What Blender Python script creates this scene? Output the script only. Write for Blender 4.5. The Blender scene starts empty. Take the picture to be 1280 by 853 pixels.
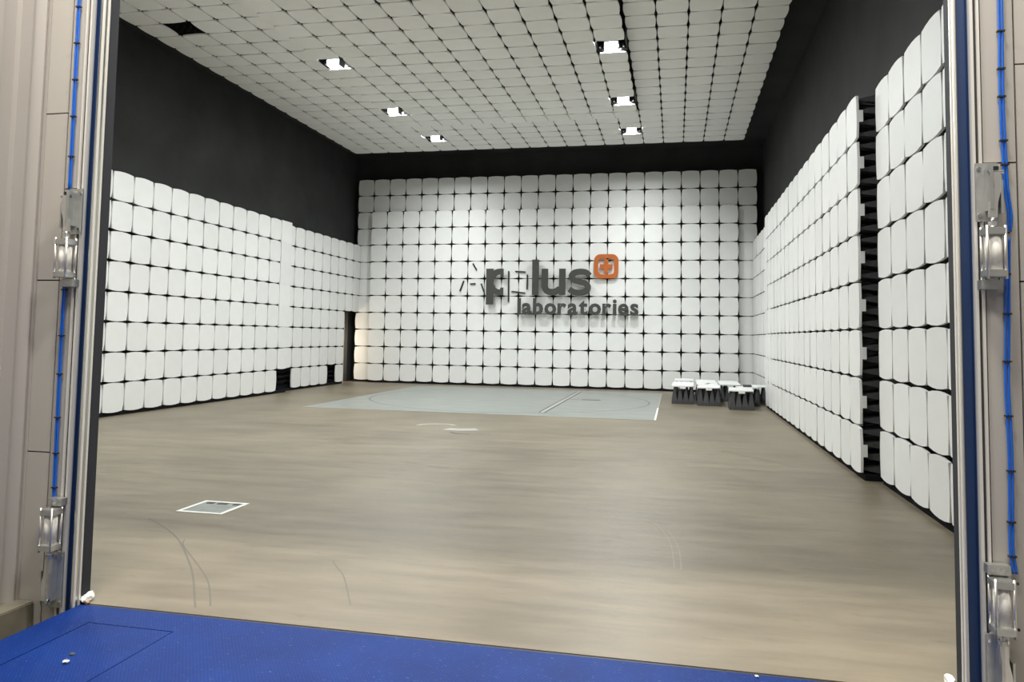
import bpy, bmesh, math, random
from mathutils import Matrix, Vector, Euler
random.seed(7)
sc = bpy.context.scene
COL = sc.collection
PI = math.pi

# ------------------------------------------------------------------ camera
F_PX, PY = 953.91, 358.65
YAW, PITCH, ROLL = 0.2112, 0.0645, 0.0164
CAM = Vector((4.3108, 0.0, 1.7037))
cy, sy = math.cos(YAW), math.sin(YAW); cp, sp = math.cos(PITCH), math.sin(PITCH); cr, sr = math.cos(ROLL), math.sin(ROLL)
Ry = Matrix(((cy, sy, 0), (-sy, cy, 0), (0, 0, 1)))
Rp = Matrix(((1, 0, 0), (0, cp, sp), (0, -sp, cp)))
Rr = Matrix(((cr, 0, sr), (0, 1, 0), (-sr, 0, cr)))
MR = Rr @ Rp @ Ry
right, fwd, up = MR[0], MR[1], MR[2]
cam_d = bpy.data.cameras.new('camera'); cam = bpy.data.objects.new('camera', cam_d); COL.objects.link(cam)
cam_d.sensor_width = 36; cam_d.lens = F_PX * 36 / 1280; cam_d.shift_y = -(426.5 - PY) / 1280
cam_d.clip_end = 200
cam.matrix_world = Matrix(((right.x, up.x, -fwd.x, CAM.x), (right.y, up.y, -fwd.y, CAM.y), (right.z, up.z, -fwd.z, CAM.z), (0, 0, 0, 1)))
sc.camera = cam

# ------------------------------------------------------------------ world, exposure
w = bpy.data.worlds.new('world'); sc.world = w; w.use_nodes = True
bg = w.node_tree.nodes['Background']; bg.inputs[0].default_value = (1.0, 0.95, 0.88, 1); bg.inputs[1].default_value = 0.20
sc.view_settings.view_transform = 'Standard'; sc.view_settings.look = 'None'
sc.view_settings.gamma = 1; sc.view_settings.use_curve_mapping = False
sc.view_settings.exposure = 0.0
sc.cycles.diffuse_bounces = 8
LAMP_STRENGTH = 1180.0
HALL_LAMP = 36.0
HALL_HIGH = 300.0
DOOR_LAMP = 150.0

# ------------------------------------------------------------------ constants of the room (tile pitch 0.6 m)
T = 0.6; Z0 = 0.06
YB, YR = 25.372, 25.566            # back wall: proud field and recessed border
XL, XF = -6.5056, -6.745           # left wall: proud near section, recessed far section
XG, XH = 6.7285, 6.555             # right wall: recessed and proud sections
ZC, ZE = 7.756, 7.54               # ceiling: upper field, lowered central field
XC0, YC0 = -6.256, 23.754          # ceiling grid origin (left edge, back edge)
WX, WYB, WZ = 7.12, 26.0, 8.15     # shell planes
XA, XB = 0.70, 5.681               # door opening
ZIN = 4.3                          # head of the opening

# ------------------------------------------------------------------ materials
def nodes(m): return m.node_tree.nodes, m.node_tree.links
def mat(name, col, rough=0.6, metal=0.0, noise=None, rnd=0.0, bump=None, spec=None, emit=None):
    m = bpy.data.materials.new(name); m.use_nodes = True
    N, L = nodes(m); b = N['Principled BSDF']
    b.inputs['Base Color'].default_value = (*col, 1); b.inputs['Roughness'].default_value = rough; b.inputs['Metallic'].default_value = metal
    if spec is not None: b.inputs['Specular IOR Level'].default_value = spec
    last = None
    if noise:
        sc_, amt, stretch = noise
        tc = N.new('ShaderNodeTexCoord'); mp = N.new('ShaderNodeMapping'); mp.inputs['Scale'].default_value = stretch
        nz = N.new('ShaderNodeTexNoise'); nz.inputs['Scale'].default_value = sc_; nz.inputs['Detail'].default_value = 5
        L.new(tc.outputs['Object'], mp.inputs[0]); L.new(mp.outputs[0], nz.inputs['Vector'])
        mr = N.new('ShaderNodeMapRange'); mr.inputs[1].default_value = 0.3; mr.inputs[2].default_value = 0.7
        mr.inputs[3].default_value = 1 - amt; mr.inputs[4].default_value = 1 + amt
        L.new(nz.outputs[0], mr.inputs[0])
        last = mr.outputs[0]
    if rnd:
        oi = N.new('ShaderNodeObjectInfo'); mr2 = N.new('ShaderNodeMapRange'); mr2.inputs[3].default_value = 1 - rnd; mr2.inputs[4].default_value = 1 + rnd
        L.new(oi.outputs['Random'], mr2.inputs[0])
        if last is None: last = mr2.outputs[0]
        else:
            mu = N.new('ShaderNodeMath'); mu.operation = 'MULTIPLY'; L.new(last, mu.inputs[0]); L.new(mr2.outputs[0], mu.inputs[1]); last = mu.outputs[0]
    if last is not None:
        vm = N.new('ShaderNodeVectorMath'); vm.operation = 'SCALE'; vm.inputs[0].default_value = col
        L.new(last, vm.inputs['Scale']); L.new(vm.outputs[0], b.inputs['Base Color'])
    if bump:
        bs, bd = bump
        tc = N.new('ShaderNodeTexCoord'); nz = N.new('ShaderNodeTexNoise'); nz.inputs['Scale'].default_value = bs; nz.inputs['Detail'].default_value = 3
        bp = N.new('ShaderNodeBump'); bp.inputs['Strength'].default_value = bd; bp.inputs['Distance'].default_value = 0.01
        L.new(tc.outputs['Object'], nz.inputs['Vector']); L.new(nz.outputs[0], bp.inputs['Height']); L.new(bp.outputs[0], b.inputs['Normal'])
    if emit:
        b.inputs['Emission Color'].default_value = (*emit[0], 1); b.inputs['Emission Strength'].default_value = emit[1]
    return m

M_CAP = mat('white_cap', (0.80, 0.805, 0.79), 0.55, rnd=0.035, noise=(2.5, 0.02, (1, 1, 1)))
M_CAPC = mat('lightened_white_cap', (0.89, 0.89, 0.865), 0.55, rnd=0.03, noise=(2.5, 0.02, (1, 1, 1)))  # same caps, colour lightened to stand in for bounce light on the ceiling
M_FOAM = mat('black_foam', (0.012, 0.013, 0.015), 0.95, spec=0.1)
M_PYR = mat('grey_foam', (0.075, 0.077, 0.078), 0.95, spec=0.1, noise=(30, 0.12, (1, 1, 1)))
M_SHELL = mat('dark_ferrite_wall', (0.034, 0.0355, 0.035), 0.8, spec=0.25, noise=(1.2, 0.18, (1, 1, 1)))
M_STEEL = mat('brushed_steel', (0.62, 0.61, 0.56), 0.28, 1.0, noise=(6, 0.08, (1, 1, 0.1)))
M_ZINC = mat('zinc_plate', (0.55, 0.56, 0.53), 0.38, 0.85, noise=(14, 0.12, (1, 1, 1)))
M_ALU = mat('satin_aluminium', (0.74, 0.73, 0.69), 0.36, 0.9)
M_GASKET = mat('grey_gasket', (0.032, 0.033, 0.037), 0.75, spec=0.15)
M_LIP = mat('pale_metal_lip', (0.74, 0.72, 0.66), 0.35, 0.35)
M_BLUE = mat('blue_paint_channel', (0.020, 0.052, 0.150), 0.5)
M_CLAD = mat('beige_grey_cladding', (0.40, 0.375, 0.332), 0.5, noise=(1.5, 0.03, (1, 1, 0.3)))
M_CLAD2 = mat('shaded_ribbed_sheet', (0.33, 0.305, 0.272), 0.5, noise=(1.0, 0.03, (1, 1, 0.2)))  # cladding tone darkened, the weaker light on this wall put into the colour
M_JOINT = mat('dark_joint', (0.035, 0.033, 0.03), 0.8)
M_KERB = mat('worn_kerb', (0.135, 0.122, 0.088), 0.8, noise=(5, 0.25, (1, 1, 1)))
M_BARREL = mat('cream_barrel', (0.70, 0.68, 0.62), 0.4, 0.0)
M_HOSE = mat('blue_hose', (0.012, 0.105, 0.48), 0.25)
M_BLACK = mat('black_plastic', (0.012, 0.012, 0.014), 0.5)
M_LETTER = mat('charcoal_letter', (0.048, 0.049, 0.044), 0.6)
M_STUB = mat('dark_stub', (0.012, 0.012, 0.012), 0.7)
M_ORANGE = mat('orange_letter', (0.47, 0.112, 0.013), 0.5)
M_TAPE = mat('white_tape', (0.78, 0.77, 0.72), 0.5)
M_BROWN = mat('brown_smear', (0.30, 0.17, 0.10), 0.7)
M_GREYMET = mat('hatch_metal', (0.23, 0.245, 0.225), 0.4, 0.3, noise=(8, 0.15, (1, 1, 1)))
M_SLOT = mat('dark_slot', (0.03, 0.033, 0.033), 0.6)
M_TTLINE = mat('grey_seam', (0.15, 0.16, 0.15), 0.6)
M_SCR = mat('rubber_mark', (0.105, 0.090, 0.068), 0.55)
M_SCUFF = mat('pale_scuff', (0.33, 0.325, 0.285), 0.5)
M_FAINT = mat('faint_scuff', (0.23, 0.195, 0.14), 0.5)
M_DOORWOOD = mat('pale_door_edge', (0.55, 0.46, 0.42), 0.5)
M_CONC = mat('hall_concrete', (0.30, 0.28, 0.25), 0.7, noise=(2, 0.15, (1, 1, 1)))
M_REFL = mat('lamp_reflector', (0.75, 0.76, 0.78), 0.18, 1.0)
M_LENS = mat('lamp_lens', (0.9, 0.9, 0.9), 0.4, emit=((0.965, 1.0, 0.99), LAMP_STRENGTH))
M_HLENS = mat('hall_lamp_lens', (0.9, 0.9, 0.9), 0.4, emit=((1.0, 0.95, 0.88), HALL_LAMP))
M_HHLENS = mat('high_hall_lamp_lens', (0.9, 0.9, 0.9), 0.4, emit=((1.0, 0.96, 0.90), HALL_HIGH))
M_DLENS = mat('doorway_lamp_lens', (0.9, 0.9, 0.9), 0.4, emit=((1.0, 0.82, 0.60), DOOR_LAMP))

def floor_material():
    m = bpy.data.materials.new('epoxy_floor'); m.use_nodes = True; N, L = nodes(m); b = N['Principled BSDF']
    tc = N.new('ShaderNodeTexCoord')
    def nz(scale, stretch, det=6, rough=0.6):
        mp = N.new('ShaderNodeMapping'); mp.inputs['Scale'].default_value = stretch; n = N.new('ShaderNodeTexNoise')
        n.inputs['Scale'].default_value = scale; n.inputs['Detail'].default_value = det; n.inputs['Roughness'].default_value = rough
        L.new(tc.outputs['Object'], mp.inputs[0]); L.new(mp.outputs[0], n.inputs['Vector']); return n
    big = nz(0.35, (1, 1, 1), 3); streak = nz(1.6, (0.5, 2.4, 1), 7, 0.65); fine = nz(9, (0.6, 1.6, 1), 5)
    cr_ = N.new('ShaderNodeValToRGB'); e = cr_.color_ramp.elements
    e[0].position = 0.39; e[0].color = (0.124, 0.103, 0.071, 1); e[1].position = 0.61; e[1].color = (0.212, 0.179, 0.127, 1)
    mx = N.new('ShaderNodeMath'); mx.operation = 'MULTIPLY_ADD'; mx.inputs[1].default_value = 0.5
    L.new(streak.outputs[0], mx.inputs[0])
    h = N.new('ShaderNodeMath'); h.operation = 'MULTIPLY'; h.inputs[1].default_value = 0.5; L.new(big.outputs[0], h.inputs[0]); L.new(h.outputs[0], mx.inputs[2])
    L.new(mx.outputs[0], cr_.inputs[0])
    # thin dark drag marks
    cr2 = N.new('ShaderNodeValToRGB'); e2 = cr2.color_ramp.elements
    e2[0].position = 0.30; e2[0].color = (0.72, 0.72, 0.72, 1); e2[1].position = 0.39; e2[1].color = (1, 1, 1, 1)
    L.new(fine.outputs[0], cr2.inputs[0])
    mm = N.new('ShaderNodeMixRGB'); mm.blend_type = 'MULTIPLY'; mm.inputs[0].default_value = 0.55
    L.new(cr_.outputs[0], mm.inputs[1]); L.new(cr2.outputs[0], mm.inputs[2]); L.new(mm.outputs[0], b.inputs['Base Color'])
    mr = N.new('ShaderNodeMapRange'); mr.inputs[3].default_value = 0.34; mr.inputs[4].default_value = 0.56; L.new(streak.outputs[0], mr.inputs[0]); L.new(mr.outputs[0], b.inputs['Roughness'])
    rip = nz(2.2, (1.0, 3.2, 1), 2, 0.4)
    bp = N.new('ShaderNodeBump'); bp.inputs['Strength'].default_value = 0.22; bp.inputs['Distance'].default_value = 0.02; L.new(rip.outputs[0], bp.inputs['Height']); L.new(bp.outputs[0], b.inputs['Normal'])
    b.inputs['Specular IOR Level'].default_value = 0.3
    return m
M_FLOOR = floor_material()
M_TT = mat('turntable_plate', (0.215, 0.230, 0.212), 0.4, noise=(1.8, 0.12, (0.7, 1.8, 1)))

def ramp_material():
    m = bpy.data.materials.new('blue_tread_plate'); m.use_nodes = True; N, L = nodes(m); b = N['Principled BSDF']
    tc = N.new('ShaderNodeTexCoord'); 
    n = N.new('ShaderNodeTexNoise'); n.inputs['Scale'].default_value = 3.0; n.inputs['Detail'].default_value = 6; L.new(tc.outputs['Object'], n.inputs['Vector'])
    cr_ = N.new('ShaderNodeValToRGB'); e = cr_.color_ramp.elements
    e[0].position = 0.3; e[0].color = (0.0012, 0.0160, 0.110, 1); e[1].position = 0.72; e[1].color = (0.0022, 0.0245, 0.152, 1)
    L.new(n.outputs[0], cr_.inputs[0])
    # white specks where the paint is scuffed
    v = N.new('ShaderNodeTexNoise'); v.inputs['Scale'].default_value = 55; v.inputs['Detail'].default_value = 4; v.inputs['Roughness'].default_value = 0.75
    mp = N.new('ShaderNodeMapping'); mp.inputs['Scale'].default_value = (0.55, 1.6, 1); L.new(tc.outputs['Object'], mp.inputs[0]); L.new(mp.outputs[0], v.inputs['Vector'])
    cr2 = N.new('ShaderNodeValToRGB'); e2 = cr2.color_ramp.elements; e2[0].position = 0.625; e2[0].color = (0, 0, 0, 1); e2[1].position = 0.72; e2[1].color = (1, 1, 1, 1)
    L.new(v.outputs[0], cr2.inputs[0])
    mm = N.new('ShaderNodeMixRGB'); mm.inputs[2].default_value = (0.15, 0.19, 0.27, 1)
    L.new(cr2.outputs[0], mm.inputs[0]); L.new(cr_.outputs[0], mm.inputs[1]); L.new(mm.outputs[0], b.inputs['Base Color'])
    b.inputs['Roughness'].default_value = 0.55; b.inputs['Specular IOR Level'].default_value = 0.12
    # five-bar / lozenge tread relief: crossed waves
    def wave(ang):
        mp = N.new('ShaderNodeMapping'); mp.inputs['Rotation'].default_value = (0, 0, ang); wv = N.new('ShaderNodeTexWave'); wv.inputs['Scale'].default_value = 19
        L.new(tc.outputs['Object'], mp.inputs[0]); L.new(mp.outputs[0], wv.inputs['Vector']); return wv
    a, c = wave(math.radians(35)), wave(math.radians(-35))
    mu = N.new('ShaderNodeMath'); mu.operation = 'MULTIPLY'; L.new(a.outputs['Fac'], mu.inputs[0]); L.new(c.outputs['Fac'], mu.inputs[1])
    bp = N.new('ShaderNodeBump'); bp.inputs['Strength'].default_value = 0.3; bp.inputs['Distance'].default_value = 0.003
    L.new(mu.outputs[0], bp.inputs['Height']); L.new(bp.outputs[0], b.inputs['Normal'])
    return m
M_RAMP = ramp_material()

# ------------------------------------------------------------------ helpers
def link(name, me, m=None, parent=None):
    o = bpy.data.objects.new(name, me); COL.objects.link(o)
    if m is not None and me is not None and len(me.materials) == 0: me.materials.append(m)
    if parent is not None: o.parent = parent
    return o
def mesh(name, verts, faces, m=None):
    me = bpy.data.meshes.new(name); me.from_pydata(verts, [], faces); me.update()
    if m: me.materials.append(m)
    return me
def tag(o, label=None, cat=None, group=None, kind=None):
    if label: o['label'] = label
    if cat: o['category'] = cat
    if group: o['group'] = group
    if kind: o['kind'] = kind
    return o
def empty(name, loc, label=None, cat=None, group=None):
    o = bpy.data.objects.new(name, None); COL.objects.link(o); o.location = loc; o.empty_display_size = 0.1
    return tag(o, label, cat, group)
class MB:
    def __init__(s): s.bm = bmesh.new()
    def box(s, x0, x1, y0, y1, z0, z1, mtx=None):
        v = [s.bm.verts.new((x, y, z)) for x in (x0, x1) for y in (y0, y1) for z in (z0, z1)]
        for f in ((0, 1, 3, 2), (4, 6, 7, 5), (0, 4, 5, 1), (2, 3, 7, 6), (0, 2, 6, 4), (1, 5, 7, 3)): s.bm.faces.new([v[i] for i in f])
        if mtx: bmesh.ops.transform(s.bm, matrix=mtx, verts=v)
        return s
    def prism(s, pts, d0, d1, axis='y'):
        n = len(pts)
        def P(p, d): return {'y': (p[0], d, p[1]), 'x': (d, p[0], p[1]), 'z': (p[0], p[1], d)}[axis]
        a = [s.bm.verts.new(P(p, d0)) for p in pts]; b = [s.bm.verts.new(P(p, d1)) for p in pts]
        s.bm.faces.new(a); s.bm.faces.new(b[::-1])
        for i in range(n): s.bm.faces.new((a[i], b[i], b[(i + 1) % n], a[(i + 1) % n]))
        return s
    def strip(s, left, rightp, d0, d1, axis='y'):
        def P(p, d): return {'y': (p[0], d, p[1]), 'z': (p[0], p[1], d)}[axis]
        A = [[s.bm.verts.new(P(p, d)) for p in ln] for d in (d0, d1) for ln in (left, rightp)]
        n = len(left)
        for i in range(n - 1):
            s.bm.faces.new((A[0][i], A[1][i], A[1][i + 1], A[0][i + 1])); s.bm.faces.new((A[2][i], A[2][i + 1], A[3][i + 1], A[3][i]))
            s.bm.faces.new((A[0][i], A[0][i + 1], A[2][i + 1], A[2][i])); s.bm.faces.new((A[1][i], A[3][i], A[3][i + 1], A[1][i + 1]))
        for i in (0, n - 1): s.bm.faces.new((A[0][i], A[2][i], A[3][i], A[1][i]))
        return s
    def tube(s, pts, r, n=10, cap=True):
        rings = []
        for i, p in enumerate(pts):
            p = Vector(p); a = Vector(pts[max(i - 1, 0)]); b = Vector(pts[min(i + 1, len(pts) - 1)]); d = (b - a).normalized()
            u = d.orthogonal().normalized() if abs(d.z) < 0.9 else d.cross(Vector((0, 1, 0))).normalized(); v = d.cross(u)
            rr = r[i] if isinstance(r, (list, tuple)) else r
            rings.append([s.bm.verts.new(p + (u * math.cos(t) + v * math.sin(t)) * rr) for t in (2 * PI * k / n for k in range(n))])
        for i in range(len(rings) - 1):
            for k in range(n): s.bm.faces.new((rings[i][k], rings[i][(k + 1) % n], rings[i + 1][(k + 1) % n], rings[i + 1][k]))
        if cap: s.bm.faces.new(rings[0][::-1]); s.bm.faces.new(rings[-1])
        return s
    def build(s, name, m, parent=None, bevel=0.0, smooth=False):
        bmesh.ops.recalc_face_normals(s.bm, faces=s.bm.faces)
        if bevel: bmesh.ops.bevel(s.bm, geom=list(s.bm.edges), offset=bevel, segments=2, affect='EDGES', clamp_overlap=True)
        me = bpy.data.meshes.new(name); s.bm.to_mesh(me); s.bm.free()
        if smooth:
            for p in me.polygons: p.use_smooth = True
        return link(name, me, m, parent)
def struct(o): o['kind'] = 'structure'; return o
def stroke(pts, width):
    L_, R_ = [], []
    for i, p in enumerate(pts):
        a = pts[max(i - 1, 0)]; b = pts[min(i + 1, len(pts) - 1)]; dx, dz = b[0] - a[0], b[1] - a[1]; n = math.hypot(dx, dz) or 1
        L_.append((p[0] - dz / n * width / 2, p[1] + dx / n * width / 2)); R_.append((p[0] + dz / n * width / 2, p[1] - dx / n * width / 2))
    return L_, R_
def catmull(P, n=8):
    out = []
    for i in range(len(P) - 1):
        p0, p1, p2, p3 = P[max(i - 1, 0)], P[i], P[i + 1], P[min(i + 2, len(P) - 1)]
        for k in range(n):
            t = k / n
            out.append(tuple(0.5 * (2 * p1[j] + (p2[j] - p0[j]) * t + (2 * p0[j] - 5 * p1[j] + 4 * p2[j] - p3[j]) * t * t + (3 * p1[j] - p0[j] - 3 * p2[j] + p3[j]) * t ** 3) for j in range(len(p1))))
    out.append(tuple(P[-1])); return out

# ------------------------------------------------------------------ the shell
floor = struct(MB().box(-WX - .1, WX + .1, 4.215, WYB + .1, -0.12, 0).build('floor', M_FLOOR))
wall_back = struct(MB().box(-WX - .1, WX + .1, WYB, WYB + .15, 0, WZ).build('wall_back', M_SHELL))
# left wall with the small doorway in its far corner (y 24.343..25.42, z 0..2.46)
D0, D1, DZ = 24.36, 25.36, 2.44
wl = MB(); wl.box(-WX - .15, -WX, 4.28, D0, 0, WZ); wl.box(-WX - .15, -WX, D0, D1 + .1, DZ, WZ); wl.box(-WX - .15, -WX, D1 + .1, WYB, 0, WZ)
wall_left = struct(wl.build('wall_left', M_SHELL))
wall_right = struct(MB().box(WX, WX + .15, 4.28, WYB, 0, WZ).build('wall_right', M_SHELL))
ceiling = struct(MB().box(-WX - .1, WX + .1, 4.28, WYB + .1, WZ, WZ + .15).build('ceiling', M_SHELL))
wf = MB(); wf.box(-WX - .1, XA, 4.20, 4.276, -0.4, WZ); wf.box(XB, WX + .1, 4.20, 4.276, -0.4, WZ); wf.box(XA, XB, 4.20, 4.276, ZIN, WZ)
wall_front = struct(wf.build('wall_front', M_GASKET))

# ------------------------------------------------------------------ absorber caps
CT = 0.030
def outline(hw, corner, mid, flat=False):
    pts = []; n = 4
    for e in range(4):
        for k in range(n):
            t = -1 + 2 * k / n
            off = mid + (corner - mid) * abs(t) ** 2.0
            if flat and e in (0, 2): off = 0.0 if k else 0.0
            a = t * (hw - corner); b = hw - off
            pts.append([(a, -b), (b, a), (-a, b), (-b, -a)][e] if not (flat) else [(t * (hw - mid), -hw), (b if k else hw - mid, a if k else -hw), (-t * (hw - mid), hw), (-(b if k else hw - mid), -a if k else hw)][e])
    return pts
def cap_geo(flat=False):
    o = outline(T / 2, 0.032, 0.0075, flat); n = len(o)
    v = [(x, y, 0) for x, y in o] + [(x, y, -CT) for x, y in o]
    f = [tuple(range(n))] + [(i, i + n, (i + 1) % n + n, (i + 1) % n) for i in range(n)]
    return v, f
CAP_V, CAP_F = cap_geo(); CAPF_V, CAPF_F = cap_geo(True)
ME_CAP = mesh('absorber_cap', CAP_V, CAP_F, M_CAP); ME_CAPC = mesh('absorber_cap_ceiling', CAP_V, CAP_F, M_CAPC); ME_CAPF = mesh('absorber_cap_full', CAPF_V, CAPF_F, M_CAP)
TABV = []; TABF = []
def add_box_lists(V, Fc, x0, x1, y0, y1, z0, z1):
    b = len(V); V += [(x, y, z) for x in (x0, x1) for y in (y0, y1) for z in (z0, z1)]
    Fc += [tuple(b + i for i in f) for f in ((0, 1, 3, 2), (4, 6, 7, 5), (0, 4, 5, 1), (2, 3, 7, 6), (0, 2, 6, 4), (1, 5, 7, 3))]
vt, ft = list(CAP_V), list(CAP_F)
h = T / 2 - .006
for x0, x1, y0, y1 in ((-.075, .075, -h, -h + .012), (-.075, .075, h - .012, h), (-h, -h + .012, -.075, .075), (h - .012, h, -.075, .075)): add_box_lists(vt, ft, x0, x1, y0, y1, -.078, -CT + .002)
ME_CAPT = mesh('absorber_cap_with_tabs', vt, ft, M_CAP)
def axes(ax):
    return {'back': Matrix(((1, 0, 0), (0, 0, -1), (0, 1, 0))), 'left': Matrix(((0, 0, 1), (1, 0, 0), (0, 1, 0))),
            'right': Matrix(((0, 0, -1), (-1, 0, 0), (0, 1, 0))), 'front': Matrix(((-1, 0, 0), (0, 0, 1), (0, 1, 0))), 'ceil': Matrix(((1, 0, 0), (0, -1, 0), (0, 0, -1)))}[ax]
def proj(P):
    v = MR @ (Vector(P) - CAM); return (640 + F_PX * v.x / v.y, PY - F_PX * v.z / v.y) if v.y > .1 else (-9e3, -9e3)
def jitter(ax):
    j = Euler((random.gauss(0, .004), random.gauss(0, .004), random.gauss(0, .0035))).to_matrix()
    return axes(ax) @ j
class CapSet:
    """caps of one wall: single objects, and the ones out of view joined as stuff"""
    def __init__(s, parent, ax, limit=300): s.parent, s.ax, s.items, s.limit = parent, ax, [], limit
    def add(s, P, me=ME_CAP): s.items.append((Vector(P), me))
    def flush(s):
        def vis(P):
            x, y = proj(P); return -60 < x < 1340 and -60 < y < 913
        def size(P): return 1 / (Vector(P) - CAM).length
        order = sorted(s.items, key=lambda it: (not vis(it[0]), -size(it[0])))
        single = [it for it in order if vis(it[0])][:s.limit]; n = len(single)
        extra = [it for it in order if not any(it is q for q in single)]
        for P, me in single:
            o = link('absorber_cap', me, None, s.parent); R = jitter(s.ax)
            o.matrix_world = Matrix.Translation(P + (axes(s.ax) @ Vector((random.uniform(-.002, .002), random.uniform(-.002, .002), random.uniform(-.003, .003))))) @ R.to_4x4()
        if extra:
            V, Fc = [], []
            for P, me in extra:
                b = len(V); R = jitter(s.ax)
                V += [tuple(P + R @ v.co) for v in me.vertices]; Fc += [tuple(b + i for i in p.vertices) for p in me.polygons]
            o = link('absorber_cap_field', mesh('absorber_cap_field', V, Fc, extra[0][1].materials[0]), None, s.parent); o['kind'] = 'stuff'

# pyramid foam block, base on local z=-depth, tips toward +z
PD = 0.37
def pyramid_geo(x0=-T / 2, n=4, depth=PD, base=0.07):
    V, Fc = [], []; p = T / n
    add_box_lists(V, Fc, -T / 2, T / 2, -T / 2, T / 2, -depth - base, -depth)
    for i in range(n):
        for k in range(n):
            cx, cy_ = -T / 2 + p * (i + .5), -T / 2 + p * (k + .5); b = len(V); a = p / 2 - .001; t_ = .012
            V += [(cx - a, cy_ - a, -depth), (cx + a, cy_ - a, -depth), (cx + a, cy_ + a, -depth), (cx - a, cy_ + a, -depth)]
            V += [(cx - t_, cy_ - t_, 0), (cx + t_, cy_ - t_, 0), (cx + t_, cy_ + t_, 0), (cx - t_, cy_ + t_, 0)]
            Fc += [tuple(b + q for q in f) for f in ((0, 1, 5, 4), (1, 2, 6, 5), (2, 3, 7, 6), (3, 0, 4, 7), (4, 5, 6, 7))]
    return V, Fc
pv, pf = pyramid_geo(); ME_PYRD = mesh('pyramid_foam_shaded', pv, pf, M_FOAM); ME_PYR = mesh('pyramid_foam', pv, pf, M_PYR)  # dark copy for missing-cap holes, their shade put into the foam colour
def pyr_block(P, ax, parent, me=ME_PYRD):
    o = link('pyramid_foam', me, None, parent); o.matrix_world = Matrix.Translation(P) @ axes(ax).to_4x4(); return o

def zr(j): return Z0 + T * (j + .5)
# back wall: 21 x 10 proud field, one recessed column each side, two recessed rows on top
S = CapSet(wall_back, 'back')
for j in range(10):
    for i in range(21): S.add((-6.3 + T * (i + .5), YB, zr(j)))
    for x in (-6.6, 6.6): S.add((x, YR, zr(j)))
for j in (10, 11):
    for i in range(23): S.add((-6.9 + T * (i + .5), YR, zr(j)))
S.flush()
# left wall: near section proud, far section recessed, two caps missing at the bottom, doorway in the corner
S = CapSet(wall_left, 'left')
for k in range(-13, 11):
    y = 13.472 + T * (k + .5)
    for j in range(8):
        if k == 10 and j == 0: pyr_block((XL - CT, y, zr(0)), 'left', wall_left); continue
        S.add((XL, y, zr(j)), ME_CAPF if (k == 10 and j >= 3) else ME_CAP)
for k in range(-1, 8):
    y = 20.743 + T * (k + .5)
    for j in range(8):
        if j < 4 and k >= 6: continue
        if j == 0 and k in (4, -1): 
            pyr_block((XF - CT, y, zr(0)), 'left', wall_left); continue
        S.add((XF, y, zr(j)))
S.flush()
# right wall: recessed near section, proud middle, recessed far end
S = CapSet(wall_right, 'right')
for k in range(-7, 1):
    for j in range(8): S.add((XG, 9.4249 + T * (k + .5), zr(j)))
for k in range(17):
    for j in range(8): S.add((XH, 10.2 + T * (k + .5), zr(j)), ME_CAPT if k == 0 else ME_CAP)
for j in range(8): pyr_block((XH + CT, 10.2 + T * .5, zr(j)), 'right', wall_right, ME_PYR)
for k in range(8):
    for j in range(8): S.add((XG + .01, 20.72 + T * (k + .5), zr(j)))
S.flush()
# ceiling
LAMPROWS = {2: ZC, 8: ZE, 14: ZE, 20: ZE, 26: ZE}
S = CapSet(ceiling, 'ceil')
for i in range(21):
    for r in range(32):
        x = XC0 + T * (i + .5); y = YC0 - T * (r + .5)
        low = 5 <= i <= 15 and r >= 6
        if i in (5, 15) and r in LAMPROWS: continue
        if (i, r) == (1, 17): pyr_block((x, y, ZC + CT), 'ceil', ceiling); continue
        S.add((x, y, ZE if low else ZC), ME_CAPC)
S.flush()

# inner face of the entrance wall, behind the picture plane
S = CapSet(wall_front, 'front', 0)
for j in range(12):
    for i in range(22):
        x = -6.6 + T * (i + .5); z = zr(j)
        if XA - .5 < x < XB + .5 and z < ZIN + .4: continue
        S.add((x, 4.62, z))
S.flush()

# black foam plinths under the lowest caps
def plinth(name, x0, x1, y0, y1): struct(MB().box(x0, x1, y0, y1, 0, 0.075).build(name, M_FOAM))
plinth('baseboard_left', -WX, XL - .035, 4.3, 20.06); plinth('baseboard_left_far', -WX, XF - .035, 20.07, 24.34)
plinth('baseboard_back', -6.95, 6.95, YR + .02, YR + .2); plinth('baseboard_back_field', -6.3, 6.3, YB + .035, YB + .17)
plinth('baseboard_right_near', XG + .035, WX, 4.3, 10.04); plinth('baseboard_right', XH + .04, WX, 10.2, 20.4); plinth('baseboard_right_far', XG + .045, WX, 20.41, 25.5)

# doorway in the left corner
dr = struct(MB().box(-8.6, -8.5, D0 - .4, D1 + .5, 0, DZ + .2).build('door_1', M_FOAM))
for a in ((-8.5, XF - .04, D0 - .05, D0, 0, DZ), (-8.5, -WX - .16, D1 + .12, D1 + .2, 0, DZ), (-8.5, -WX - .15, D0, D1 + .2, DZ, DZ + .06)): MB().box(*a).build('passage_lining', M_FOAM, dr)
MB().box(XF - .02, XF - .005, D0 - .012, D0 + .012, 0, 2.02).build('door_edge', M_DOORWOOD, dr)
MB().box(-8.5, -WX, D0, D1 + .1, -0.05, 0.002).build('passage_floor', M_FLOOR, dr)
lt = empty('passage_lamp', (-7.9, D0 + .1, 1.3), 'warm lamp inside the dark doorway in the far left corner', 'lamp')
o = MB().box(-.05, .05, -.03, .0, -.5, .5).build('housing', M_BLACK, lt)
o = link('lens', mesh('lens', [(-.05, .004, -.5), (.05, .004, -.5), (.05, .004, .5), (-.05, .004, .5)], [(0, 3, 2, 1)], M_DLENS), None, lt)

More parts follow.
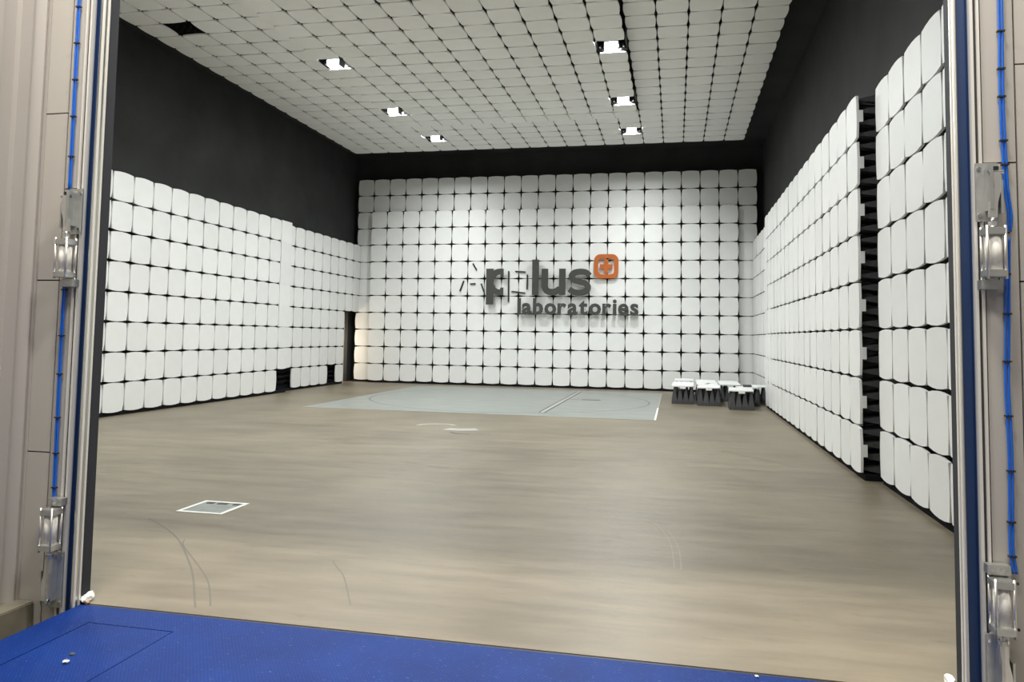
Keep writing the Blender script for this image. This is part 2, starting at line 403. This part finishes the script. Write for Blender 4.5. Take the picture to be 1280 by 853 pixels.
# ------------------------------------------------------------------ ceiling lamps
ROWNAME = {2: 'at the far end by the back wall', 8: 'second from the back wall', 14: 'third from the back wall', 20: 'fourth from the back, at the top edge', 26: 'nearest the entrance, above the picture'}
def lamp(x, y, z, lab):
    e = empty('ceiling_lamp', (x, y, z), lab, 'lamp', 'square lamps recessed in the absorber ceiling')
    f = MB()
    for a in ((-.298, -.290, -.298, .298), (.290, .298, -.298, .298), (-.29, .29, -.298, -.290), (-.29, .29, .290, .298)): f.box(*a, CT, .40)
    f.box(-.298, .298, -.298, .298, .40, .41)
    f.build('housing', M_BLACK, e)
    MB().box(-.13, .13, -.05, .25, .082, .20).build('lamp_body', M_ZINC, e)
    for sx in (-1, 1):
        MB().box(sx * .235 - .014, sx * .235 + .014, .05, .15, .03, .40).build('bracket', M_REFL, e)
        MB().box(sx * .138 - .006, sx * .138 + .006, -.05, .25, -.035, .20).build('added_baffle', M_ZINC, e)  # side plates added to hold lamp light off the side walls
    link('lens', mesh('lens', [(-.12, -.04, .080), (.12, -.04, .080), (.12, .24, .080), (-.12, .24, .080)], [(0, 3, 2, 1)], M_LENS), None, e)
for r, z in LAMPROWS.items():
    for i, sd in ((5, 'left'), (15, 'right')):
        lamp(XC0 + T * (i + .5), YC0 - T * (r + .5), z, 'bright ceiling lamp in the %s row, %s' % (sd, ROWNAME[r]))

# ------------------------------------------------------------------ turntable, hatch, floor marks
tt = empty('turntable', (-.06, 20.3, 0), 'large pale grey square turntable plate let into the floor before the back wall', 'turntable')
MB().box(-3.99, 3.985, -4.03, 4.05, -.02, .004).build('deck_plate', M_TT, tt)
def ring(name, r0, r1, z, m, par, n=96):
    V = []; 
    for k in range(n):
        t = 2 * PI * k / n; V += [(r0 * math.cos(t), r0 * math.sin(t), z), (r1 * math.cos(t), r1 * math.sin(t), z)]
    return link(name, mesh(name, V, [(2 * k, 2 * k + 1, (2 * k + 3) % (2 * n), (2 * k + 2) % (2 * n)) for k in range(n)], m), None, par)
ring('disc_seam', 3.70, 3.735, .006, M_TTLINE, tt)
MB().box(1.40, 1.50, -3.2, 3.6, .004, .007).build('track_cover', M_SCUFF, tt)
for x in (1.385, 1.515): MB().box(x - .012, x + .012, -3.25, 3.6, .004, .0075).build('track_seam', M_SLOT, tt)
MB().box(1.9, 2.40, .50, .62, .004, .008).build('cable_slot', M_SLOT, tt)
MB().box(1.50, 1.9, .56, .59, .004, .0075).build('seam', M_TTLINE, tt)
MB().box(3.945, 3.985, -4.03, -1.2, .004, .008).build('edge_tape', M_TAPE, tt)
MB().box(3.955, 3.985, -1.2, 4.0, .004, .007).build('edge_strip', M_SCUFF, tt)
MB().box(-3.99, 3.985, -4.05, -4.03, -.02, .006).build('front_strip', M_SCUFF, tt)

hh = empty('floor_hatch', (-.05, 6.74, 0), 'small square metal floor hatch with a white taped border', 'hatch')
MB().box(-.20, .20, -.205, .205, -.02, .004).build('lid', M_GREYMET, hh)
for a in ((-.24, .24, -.24, -.205), (-.24, .24, .205, .24), (-.24, -.205, -.205, .205), (.205, .24, -.205, .205)): MB().box(*a, .0, .006).build('border', M_TAPE, hh)
for x, wd in ((-.13, .035), (.0, .05), (.15, .03)): MB().box(x - wd, x + wd, .13, .18, .003, .008).build('finger_pull', M_SLOT, hh)

def ribbon(name, pts, wd, m, parent, z=.0015):
    P = catmull(pts, 8); L_, R_ = stroke(P, wd); V = [(x, y, z) for x, y in L_] + [(x, y, z) for x, y in R_]; n = len(P)
    return link(name, mesh(name, V, [(i, i + n, i + n + 1, i + 1) for i in range(n - 1)], m), None, parent)
ribbon('rubber_mark', [(-.35, 6.2), (-.055, 5.993), (.33, 5.665), (.721, 5.233), (1.028, 4.859), (1.422, 4.315)], .014, M_SCR, floor)
ribbon('rubber_mark', [(.40, 5.66), (.50, 5.50), (.887, 5.111), (1.21, 4.765), (1.495, 4.363)], .011, M_SCR, floor)
ribbon('rubber_mark', [(1.80, 5.45), (1.88, 5.33), (2.05, 5.098), (2.322, 4.595)], .009, M_SCR, floor)
for a in ([(4.05, 7.4), (4.182, 7.137), (4.277, 6.614), (4.31, 5.941)], [(4.12, 7.3), (4.26, 7.0), (4.34, 6.5), (4.36, 5.9)]): ribbon('pale_mark', a, .010, M_FAINT, floor)
ribbon('pale_mark', [(-.42, 13.8), (-.30, 14.05), (.05, 14.15), (.25, 14.0)], .10, M_SCUFF, floor)
ribbon('pale_mark', [(.25, 13.45), (.50, 13.40), (.80, 13.55)], .28, M_SCUFF, floor, .002)
ribbon('rubber_mark', [(.45, 13.0), (.65, 12.85), (.85, 12.85)], .05, M_SLOT, floor)
for pts in ([(-1.6, 12.0), (-1.2, 12.1), (-.7, 11.95)], [(.8, 9.8), (1.2, 9.6), (1.5, 9.5)], [(5.0, 12.2), (5.5, 11.6), (5.9, 11.0)], [(3.4, 15.6), (4.2, 15.3), (5.0, 15.3)], [(-3.6, 13.2), (-3.2, 13.3), (-3.0, 13.2)]):
    ribbon('drag_mark', pts, .012, M_SCR, floor)

# ------------------------------------------------------------------ loose absorber blocks on the floor
def block(x0, yf, rz, lab, mark=None, cap=True):
    e = empty('absorber_block', (x0 + .3, yf + .3, 0), lab, 'absorber', 'loose foam absorber blocks in the far right corner'); e.rotation_euler = (0, 0, rz)
    link('pyramid_foam', ME_BLOCK, None, e)
    if not cap: return e
    c = link('cap', ME_CAPT, None, e); c.location = (0, 0, .475); c.rotation_euler = (random.gauss(0, .008), random.gauss(0, .008), random.gauss(0, .02))
    if mark == 'notch': MB().prism([(-.06, -.13), (.02, -.12), (.05, -.04), (.05, .09), (.10, .14), (.06, .17), (-.01, .12), (-.02, -.03), (-.07, -.08)], .0005, .004, 'z').build('notch', M_FOAM, c)
    if mark == 'insert': MB().box(-.10, .10, -.17, .13, 0, .05).build('insert', M_PYR, c)
    return e
V, Fc = pyramid_geo(depth=.355, base=.085); ME_BLOCK = mesh('block_foam', [(x * .97, y * .97, z + .44) for x, y, z in V], Fc, M_PYR)
block(4.215, 20.62, .0, 'leftmost foam block in the front row of the floor pile, white cap')
block(4.865, 20.28, .0, 'middle foam block in the front row of the floor pile, white cap')
block(5.60, 19.38, .0, 'foam block standing furthest forward, at the right of the pile')
block(4.88, 21.56, .0, 'foam block behind the front row with a black notch in its cap', 'notch')
block(5.86, 20.68, .0, 'rear right foam block with a grey insert on its white cap', 'insert')
block(4.26, 22.54, .0, 'foam block without a cap at the left rear of the pile', None, False)
for col, xs, y0, n in (('left', (4.22, 4.24, None, 4.27, 4.28), 21.24, 5), ('middle', (4.90, None, 4.89, 4.89, 4.90), 20.91, 5), ('right', (5.64, None, 5.50, 5.50, 5.52), 20.02, 5)):
    for q in range(n):
        if xs[q] is None: continue
        block(xs[q], y0 + .645 * q + (.55 if col == 'right' and q > 1 else 0) , 0, 'white capped foam block, number %s from the front in the %s file of the pile' % (('two', 'three', 'four', 'five', 'six')[q], col))
block(6.115, 21.33, 0, 'white capped foam block wedged against the right wall behind the insert block')

# ------------------------------------------------------------------ sign on the back wall
YS0, YS1 = 25.17, 25.23
sign = empty('wall_sign', (.2, 25.2, 2.4), 'dark plus laboratories letters with orange badge on the white back wall', 'sign')
sign_inv = Matrix.Translation((-.2, -25.2, -2.4))
def sput(mb, name, m, label=None):
    o = mb.build(name, m); o.data.transform(sign_inv); o.parent = sign
    if label: o['label'] = label
    return o
b = MB(); b.box(-1.992, -1.742, YS0, YS1, 2.762, 3.982)
L_, R_ = stroke(catmull([(-1.80, 3.66), (-1.72, 3.80), (-1.58, 3.875), (-1.395, 3.885)]), .20); b.strip(L_, R_, YS0 + .003, YS1 - .003)
L_, R_ = stroke(catmull([(-1.80, 3.38), (-1.72, 3.25), (-1.58, 3.185), (-1.395, 3.18)]), .20); b.strip(L_, R_, YS0 + .003, YS1 - .003)
b.box(-1.50, -1.395, YS0 + .006, YS1 - .006, 3.70, 3.85); b.box(-1.50, -1.395, YS0 + .006, YS1 - .006, 3.2, 3.34)
sput(b, 'letter_p', M_LETTER, 'charcoal letter p with the right half of its bowl missing')
for pa, pb in (((-2.513, 4.179), (-2.376, 3.949)), ((-2.829, 3.581), (-2.96, 3.217)), ((-2.596, 3.469), (-2.406, 3.481)), ((-2.206, 3.481), (-2.097, 3.181)),
               ((-1.247, 3.914), (-1.24, 2.854)), ((-1.021, 3.902), (-.662, 3.88)), ((-.594, 3.791), (-.602, 3.286)), ((-1.139, 3.218), (-.662, 3.165))):
    L_, R_ = stroke([pa, pb], .042); b = MB(); b.strip(L_, R_, YB - .05, YB - .005); sput(b, 'mounting_strip', M_STUB, 'thin black strip left where a letter is missing')
sput(MB().box(-.40, -.177, YS0, YS1, 3.09, 4.286), 'letter_l', M_LETTER)
b = MB(); L_, R_ = stroke([(.03, 3.977)] + catmull([(.03, 3.5), (.035, 3.36), (.10, 3.24), (.24, 3.195), (.40, 3.21), (.55, 3.30)]), .215); b.strip(L_, R_, YS0, YS1); b.box(.515, .73, YS0 - .002, YS1 + .002, 3.095, 3.977); sput(b, 'letter_u', M_LETTER)
b = MB(); L_, R_ = stroke(catmull([(1.53, 3.74), (1.42, 3.845), (1.22, 3.875), (1.02, 3.835), (.935, 3.73), (.99, 3.615), (1.18, 3.545), (1.38, 3.485), (1.48, 3.37), (1.42, 3.23), (1.22, 3.175), (1.02, 3.195), (.855, 3.29)]), .20); b.strip(L_, R_, YS0, YS1); sput(b, 'letter_s', M_LETTER)
# orange badge: rounded-square ring and a plus
bx, bz = 2.073, 4.06
def rsq(h_, r, n=8):
    P = []
    for q, (cx, cz) in enumerate(((h_ - r, h_ - r), (-(h_ - r), h_ - r), (-(h_ - r), -(h_ - r)), (h_ - r, -(h_ - r)))):
        for k in range(n + 1): t = PI / 2 * (q + k / n); P.append((bx + cx + r * math.cos(t), bz + cz + r * math.sin(t)))
    return P
o_, i_ = rsq(.402, .21), rsq(.268, .13); b = MB(); b.strip(o_ + [o_[0]], i_ + [i_[0]], 25.25, 25.30); sput(b, 'badge_ring', M_ORANGE, 'orange rounded square ring')
b = MB(); b.box(bx - .21, bx + .21, 25.25, 25.30, bz - .07, bz + .07); b.box(bx - .07, bx + .07, 25.248, 25.302, bz - .23, bz + .23); sput(b, 'badge_plus', M_ORANGE, 'orange plus sign')
# small lettering
word = 'laboratories'; glyphs = []; xcur = 0
for ch in word:
    cu = bpy.data.curves.new('glyph', 'FONT'); cu.body = ch; cu.size = 1; cu.offset = .034; cu.extrude = .5; cu.resolution_u = 3
    to = bpy.data.objects.new('glyph', cu); COL.objects.link(to); dg = bpy.context.evaluated_depsgraph_get(); dg.update()
    me = bpy.data.meshes.new_from_object(to.evaluated_get(dg)); bpy.data.objects.remove(to)
    xs = [v.co.x for v in me.vertices]; x0 = min(xs); wd = max(xs) - x0
    glyphs.append((ch, me, xcur - x0)); xcur += wd + .06
tot = xcur - .06; zs = [v.co.y for g in glyphs for v in g[1].vertices if g[0] in 'lb']; z1 = max(zs); zmin = min(zs)
kx, kz = (3.14 + .89) / tot, (2.99 - 2.425) / (z1 - zmin)
for ch, me, dx in glyphs:
    for v in me.vertices:
        x, y, z = v.co; v.co = (-.89 + (x + dx) * kx - .2, (25.16 + (.5 - z) * .05) - 25.2, 2.425 + (y - zmin) * kz - 2.4)
    me.materials.clear(); me.materials.append(M_LETTER); link('letter_' + ch, me, None, sign)

# ------------------------------------------------------------------ door frame of the shielded opening
def frame_side(mx, name, skip):
    """mx maps an offset from the opening edge (outward positive) to world x"""
    def bxs(mb, a, b, y0, y1, z0=-.4, z1=ZIN): x0, x1 = sorted((mx(a), mx(b))); return mb.box(x0, x1, y0, y1, z0, z1)
    t = struct(bxs(MB(), 0, .004, 4.12, 4.20).build(name, M_STEEL))
    bxs(MB(), -.006, .0, 4.135, 4.15).build('contact_strip', M_LIP, t); bxs(MB(), -.006, .0, 4.178, 4.19).build('contact_strip', M_LIP, t)
    bxs(MB(), -.001, .02, 4.20, 4.276).build('gasket_strip', M_GASKET, t)
    bxs(MB(), .004, .068, 4.18, 4.19).build('blue_channel', M_BLUE, t); bxs(MB(), .066, .0685, 4.155, 4.181).build('blue_channel_edge', M_BLUE, t)
    bxs(MB(), .068, .082, 4.12, 4.19).build('outer_lip', M_LIP, t)
    bxs(MB(), .082, .096, 4.128, 4.19).build('lip_groove', M_JOINT, t)
    bxs(MB(), .096, .108, 4.114, 4.19).build('edge_profile', M_LIP, t)
    return t
tl = frame_side(lambda a: XA - a, 'trim_1', None); tr = frame_side(lambda a: XB + a, 'trim_2', None)
# head of the frame
th = struct(MB().box(XA - .1, XB + .1, 4.12, 4.19, ZIN, ZIN + .1).build('trim_3', M_STEEL))
# threshold seal, tape at the jamb foot
struct(MB().box(XA, XB, 4.188, 4.2155, -.1, -.004).build('trim_4', M_BLACK))
def crumpled(name, c, lab, sx, sy_, sz, smear=True):
    bm = bmesh.new(); bmesh.ops.create_icosphere(bm, subdivisions=2, radius=1)
    for v in bm.verts: v.co = Vector((v.co.x * sx, v.co.y * sy_, (v.co.z * .8 + .8) * sz)) * random.uniform(.75, 1.15)
    for v in bm.verts: v.co.z = max(v.co.z, 0)
    me = bpy.data.meshes.new(name); bm.to_mesh(me); bm.free(); o = link(name, me, M_TAPE); o.location = c; tag(o, lab, 'tape')
    if smear:
        s_ = MB().box(-.25 * sx, 1.05 * sx, -.6 * sy_, -.2 * sy_, 0.2 * sz, .55 * sz, Matrix.Rotation(.35, 4, 'Y')).build('brown_smear', M_BROWN, o)
    return o
crumpled('tape_wad', (XA + .02, 4.235, 0), 'crumpled white tape with brown smear at the foot of the left jamb', .026, .06, .035)
crumpled('tape_wad', (XB - .03, 4.29, 0), 'crumpled white tape at the foot of the right jamb', .022, .05, .035, False)

# cladding around the frame
clad = struct(MB().box(-1.2, XA - .11, 4.16, 4.199, -.45, 7.5).build('wall_outside_left', M_JOINT))
def panels(parent, x0, x1, joints, y0=4.122, g=.004):
    for a, b in zip(joints[:-1], joints[1:]): MB().box(x0 + g, x1 - g, y0, y0 + .04, a + g, b - g).build('cladding_panel', M_CLAD, parent)
panels(clad, .49, .590, [-.45, 2.595, 5.2, 7.5]); panels(clad, .20, .49, [-.45, .93, 2.01, 3.09, 4.17, 5.25, 7.5])
cladr = struct(MB().box(XB + .11, 8.2, 4.16, 4.199, -.45, 7.5).build('wall_outside_right', M_JOINT))
panels(cladr, XB + .112, 5.945, [-.45, 2.593, 5.2, 7.5]); panels(cladr, 5.945, 6.6, [-.45, .93, 2.008, 3.084, 4.17, 5.25, 7.5]); panels(cladr, 6.6, 8.2, [-.45, 2.0, 4.5, 7.5])
ch = struct(MB().box(XA - .1, XB + .1, 4.16, 4.199, ZIN + .1, 7.5).build('wall_outside_head', M_CLAD))

# ribbed sheet wall running towards the camera on the left, on its kerb
prof = [(4.12, .300), (4.107, .300), (4.10, .315), (4.085, .318), (4.03, .285), (4.015, .288), (4.00, .312), (3.985, .315), (3.905, .312), (3.893, .285), (3.80, .285), (3.775, .315), (3.70, .318), (3.68, .288), (3.50, .288), (3.48, .318), (3.36, .318), (3.34, .288), (3.0, .288), (2.0, .288)]
b = MB(); b.prism([(x, y) for y, x in prof] + [(.20, 2.0), (.20, 4.12)], .02, 7.4, 'z'); ribw = struct(b.build('wall_ribbed', M_CLAD2))
MB().box(.30, .326, 4.104, 4.12, .02, 7.4).build('corner_bead', M_CLAD2, ribw)
struct(MB().box(-1.0, .44, 1.5, 4.118, -.44, .02).build('trim_5', M_KERB, None, .006))
struct(MB().box(-6, 12, -8, 4.2, -.5, -.42).build('floor_outside', M_CONC))

# ------------------------------------------------------------------ blue tread-plate ramp
rp = empty('threshold_ramp', (3.2, 2.0, -.42), 'blue tread plate ramp in front of the chamber doorway', 'ramp')
def rb(x0, x1, y0, y1, z0, z1, name, m): o = MB().box(x0 - 3.2, x1 - 3.2, y0 - 2.0, y1 - 2.0, z0 + .42, z1 + .42).build(name, m, rp); return o
g = .006
rb(.713, .982 - g, -1.5, 4.186, -.012, 0, 'tread_plate', M_RAMP); rb(.982 - g, 1.53 + g, 3.944 + g, 4.186, -.012, 0, 'tread_plate', M_RAMP); rb(1.53 + g, 5.668, -1.5, 4.186, -.012, 0, 'tread_plate', M_RAMP)
rb(.982, 1.53, 2.6, 3.944, -.012, -.0005, 'cover_plate', M_RAMP); rb(.982 - g, 1.53 + g, -1.5, 2.6 - g, -.012, 0, 'tread_plate', M_RAMP)
rb(.73, 5.65, -1.45, 4.17, -.05, -.012, 'under_frame', M_JOINT)
for x in (.76, 5.62):
    for y in (-1.3, 1.5, 4.1): rb(x - .03, x + .03, y - .03, y + .03, -.42, -.05, 'leg', M_JOINT)
def scrap(x, y, sz, m, lab, flat):
    bm = bmesh.new(); bmesh.ops.create_icosphere(bm, subdivisions=1, radius=1)
    for v in bm.verts: v.co = Vector((v.co.x * sz, v.co.y * sz * .7, (v.co.z + 1) * sz * flat)) * random.uniform(.8, 1.2); v.co.z = max(0, v.co.z)
    me = bpy.data.meshes.new('scrap'); bm.to_mesh(me); bm.free(); o = link('paper_scrap', me, m); o.location = (x, y, .0); tag(o, lab, 'scrap')

scrap(1.273, 3.455, .022, M_TAPE, 'small white paper scrap on the blue ramp cover plate', .35)
scrap(1.225, 3.55, .022, M_SLOT, 'small dark flake on the blue ramp beside the white scrap', .12)
scrap(4.72, 4.16, .012, M_TAPE, 'tiny white crumb on the blue ramp edge at the doorway middle', .4)

# ------------------------------------------------------------------ pneumatic latches
def latch(name_x, flip, upper, lab):
    """local frame: x outward from the opening side, y=0 wall, -y towards the viewer"""
    e = empty('pneumatic_latch', (name_x, 4.112, 2.0 if upper else .0), lab, 'latch', 'pneumatic door latches on the steel frame')
    s_ = flip
    def bb(mb, x0, x1, y0, y1, z0, z1): a, b_ = sorted((x0 * s_, x1 * s_)); return mb.box(a, b_, y0, y1, z0, z1)
    if upper: c0, c1, pz0, pz1, r0, r1 = .02, .26, .30, .59, .26, .32
    else: c0, c1, pz0, pz1, r0, r1 = .36, .61, .0, .335, .30, .36
    # cylinder: barrel, end caps, four tie rods
    bcy = -.07
    MB().tube([(0, bcy, c0 + .035), (0, bcy, c1 - .035)], .037, 20).build('barrel', M_BARREL, e, smooth=True)
    for a, b_ in ((c0, c0 + .038), (c1 - .038, c1)): bb(MB(), -.046, .046, bcy - .046, bcy + .046, a, b_).build('end_cap', M_ZINC, e, .004)
    for sx in (-1, 1):
        for q in (-1, 1): MB().tube([(sx * .039, bcy + q * .039, c0 - .008), (sx * .039, bcy + q * .039, c1 + .008)], .0075, 8).build('tie_rod', M_ALU, e, smooth=True)
    MB().tube([(0, bcy, r0 - .0), (0, bcy, r1)], .012, 12).build('piston_rod', M_REFL, e, smooth=True)
    MB().tube([(0, bcy, r0 + .01), (0, bcy, r0 + .03)], .021, 6).build('nut', M_ZINC, e)
    # back plate, clevis cheeks, locking arm
    bp = bb(MB(), -.05, .05, -.012, 0, pz0, pz1).build('back_plate', M_ZINC, e, .002)
    for z in ((pz0 + .03), (pz1 - .03)):
        for x in (-.036, .036): MB().tube([(x, -.012, z), (x, -.022, z)], .010, 6).build('bolt', M_REFL, bp)
    bb(MB(), -.012, .002, -.085, -.012, pz0 + .05, pz1 - .02).build('clevis_cheek', M_ZINC, e); bb(MB(), .034, .044, -.085, -.012, pz0 + .03, pz1 - .10).build('clevis_cheek', M_ZINC, e)
    arm = MB(); zt = pz1 - .06 if upper else pz0 + .06; zb = r1 - .01 if upper else r0 + .01
    L_, R_ = stroke([(0, zb), (.004, (zb * 2 + zt) / 3), (.022, (zb + zt * 2) / 3), (.018, zt)], .034)
    arm.strip([(x * s_, z) for x, z in L_], [(x * s_, z) for x, z in R_], -.082, -.058); arm.build('locking_arm', M_ALU, e)
    bb(MB(), -.005, .03, -.075, -.045, zt - .03, zt + .03).build('pivot_block', M_BLACK if upper else M_ZINC, e)
    MB().tube([(-.014 * s_, -.07, zt), (.05 * s_, -.07, zt)], .011, 10).build('pivot_pin', M_REFL, e)
    # foot / head plate on the other end of the cylinder
    if upper: bb(MB(), -.05, .04, -.06, 0, -.035, .012).build('foot_plate', M_ZINC, e, .002)
    else:
        hp = bb(MB(), -.05, .05, -.05, 0, .62, .665).build('head_plate', M_ZINC, e, .002)
        for x in (-.03, .012): MB().tube([(x * s_, -.05, .645), (x * s_, -.06, .645)], .011, 6).build('bolt', M_REFL, hp)
    for z in (c0 + .02, c1 - .02): MB().tube([(.046 * s_, bcy + .01, z), (.075 * s_, bcy + .01, z)], .007, 8).build('hose_fitting', M_BLACK, e)
    return e
LXc, RXc = .598, 5.803
latch(LXc, -1, True, 'upper silver pneumatic latch on the left jamb'); latch(LXc, -1, False, 'lower silver pneumatic latch at the foot of the left jamb')
latch(RXc, 1, True, 'upper silver pneumatic latch on the right jamb'); latch(RXc, 1, False, 'lower silver pneumatic latch at the foot of the right jamb')

def hoses(pts, lab, ties, off=.007):
    e = empty('air_hose', pts[0], lab, 'hose', 'blue air hoses clipped to the door frame'); o0 = Vector(pts[0])
    P = [Vector(p) - o0 for p in catmull(pts, 6)]
    for k, sg in enumerate((-1, 1)):
        MB().tube([p + Vector((sg * off, random.uniform(-.001, .001), 0)) for p in P], .0062, 8).build('tube', M_HOSE, e, smooth=True)
    for z in ties:
        q = min(P, key=lambda p: abs(p.z + o0.z - z)); n = min(range(len(P)), key=lambda i: abs(P[i].z + o0.z - z))
        i2 = min(n + 1, len(P) - 1); i1 = max(i2 - 1, 0); a, b_ = P[i1], P[i2]; t = (z - o0.z - a.z) / ((b_.z - a.z) or 1); q = a + (b_ - a) * max(-1, min(2, t))
        MB().box(q.x - .017, q.x + .017, q.y - .010, q.y + .010, q.z - .004, q.z + .004).build('cable_tie', M_BLACK, e)
Yh = 4.106
def hx(x, y=Yh): return CAM.x + (x - CAM.x) * y / 4.06
hoses([(hx(.581), Yh, 4.4), (hx(.581), Yh, 3.8), (hx(.584), Yh, 3.2), (hx(.587), Yh, 2.56)], 'blue air hose pair running down to the upper left latch', [3.78, 3.54, 3.30, 3.06, 2.80])
hoses([(hx(.587), Yh, 2.02), (hx(.585), Yh, 1.7), (hx(.587), Yh, 1.36), (hx(.590), Yh, .95), (hx(.594), Yh, .64)], 'blue air hose pair between the two left latches', [1.95, 1.66, 1.42, 1.15, .93, .72])
hoses([(hx(5.866), Yh, 4.4), (hx(5.866), Yh, 3.39), (hx(5.862), Yh, 2.9), (hx(5.868), Yh, 2.60), (hx(5.873), Yh, 2.45), (hx(5.885), Yh, 2.33), (hx(5.878), Yh, 2.25)], 'blue air hose pair running down to the upper right latch', [3.25, 3.06, 2.92, 2.70, 2.58])
hoses([(hx(5.873), Yh, 2.22), (hx(5.868), Yh, 2.03), (hx(5.86), Yh, 1.7), (hx(5.854), Yh, 1.5), (hx(5.861), Yh, 1.2), (hx(5.858), Yh, .9), (hx(5.856), Yh, .73), (hx(5.868), Yh, .62)], 'blue air hose pair between the two right latches', [1.85, 1.62, 1.36, 1.10, .86, .70])

# ------------------------------------------------------------------ hall lamps outside, behind the camera
for x, y, z, hx_, hy_, ml, lab in ((0.7, 1.7, 5.5, .8, .3, M_HLENS, 'warm hall lamp left of the entrance, above the viewer'), (5.5, 1.5, 5.5, .9, .3, M_HLENS, 'warm hall lamp right of the entrance, above the viewer'),
                             (1.5, 2.6, 8.2, .5, .25, M_HHLENS, 'high hall lamp over the left half of the ramp'), (4.5, 2.6, 8.2, .5, .25, M_HHLENS, 'high hall lamp over the right half of the ramp')):
    e = empty('hall_lamp', (x, y, z), lab, 'lamp', 'hall lamps outside the chamber')
    MB().box(-hx_ - .05, hx_ + .05, -hy_ - .05, hy_ + .05, 0, .09).build('housing', M_ALU, e)
    link('lens', mesh('lens', [(-hx_, -hy_, -.004), (hx_, -hy_, -.004), (hx_, hy_, -.004), (-hx_, hy_, -.004)], [(0, 3, 2, 1)], ml), None, e)
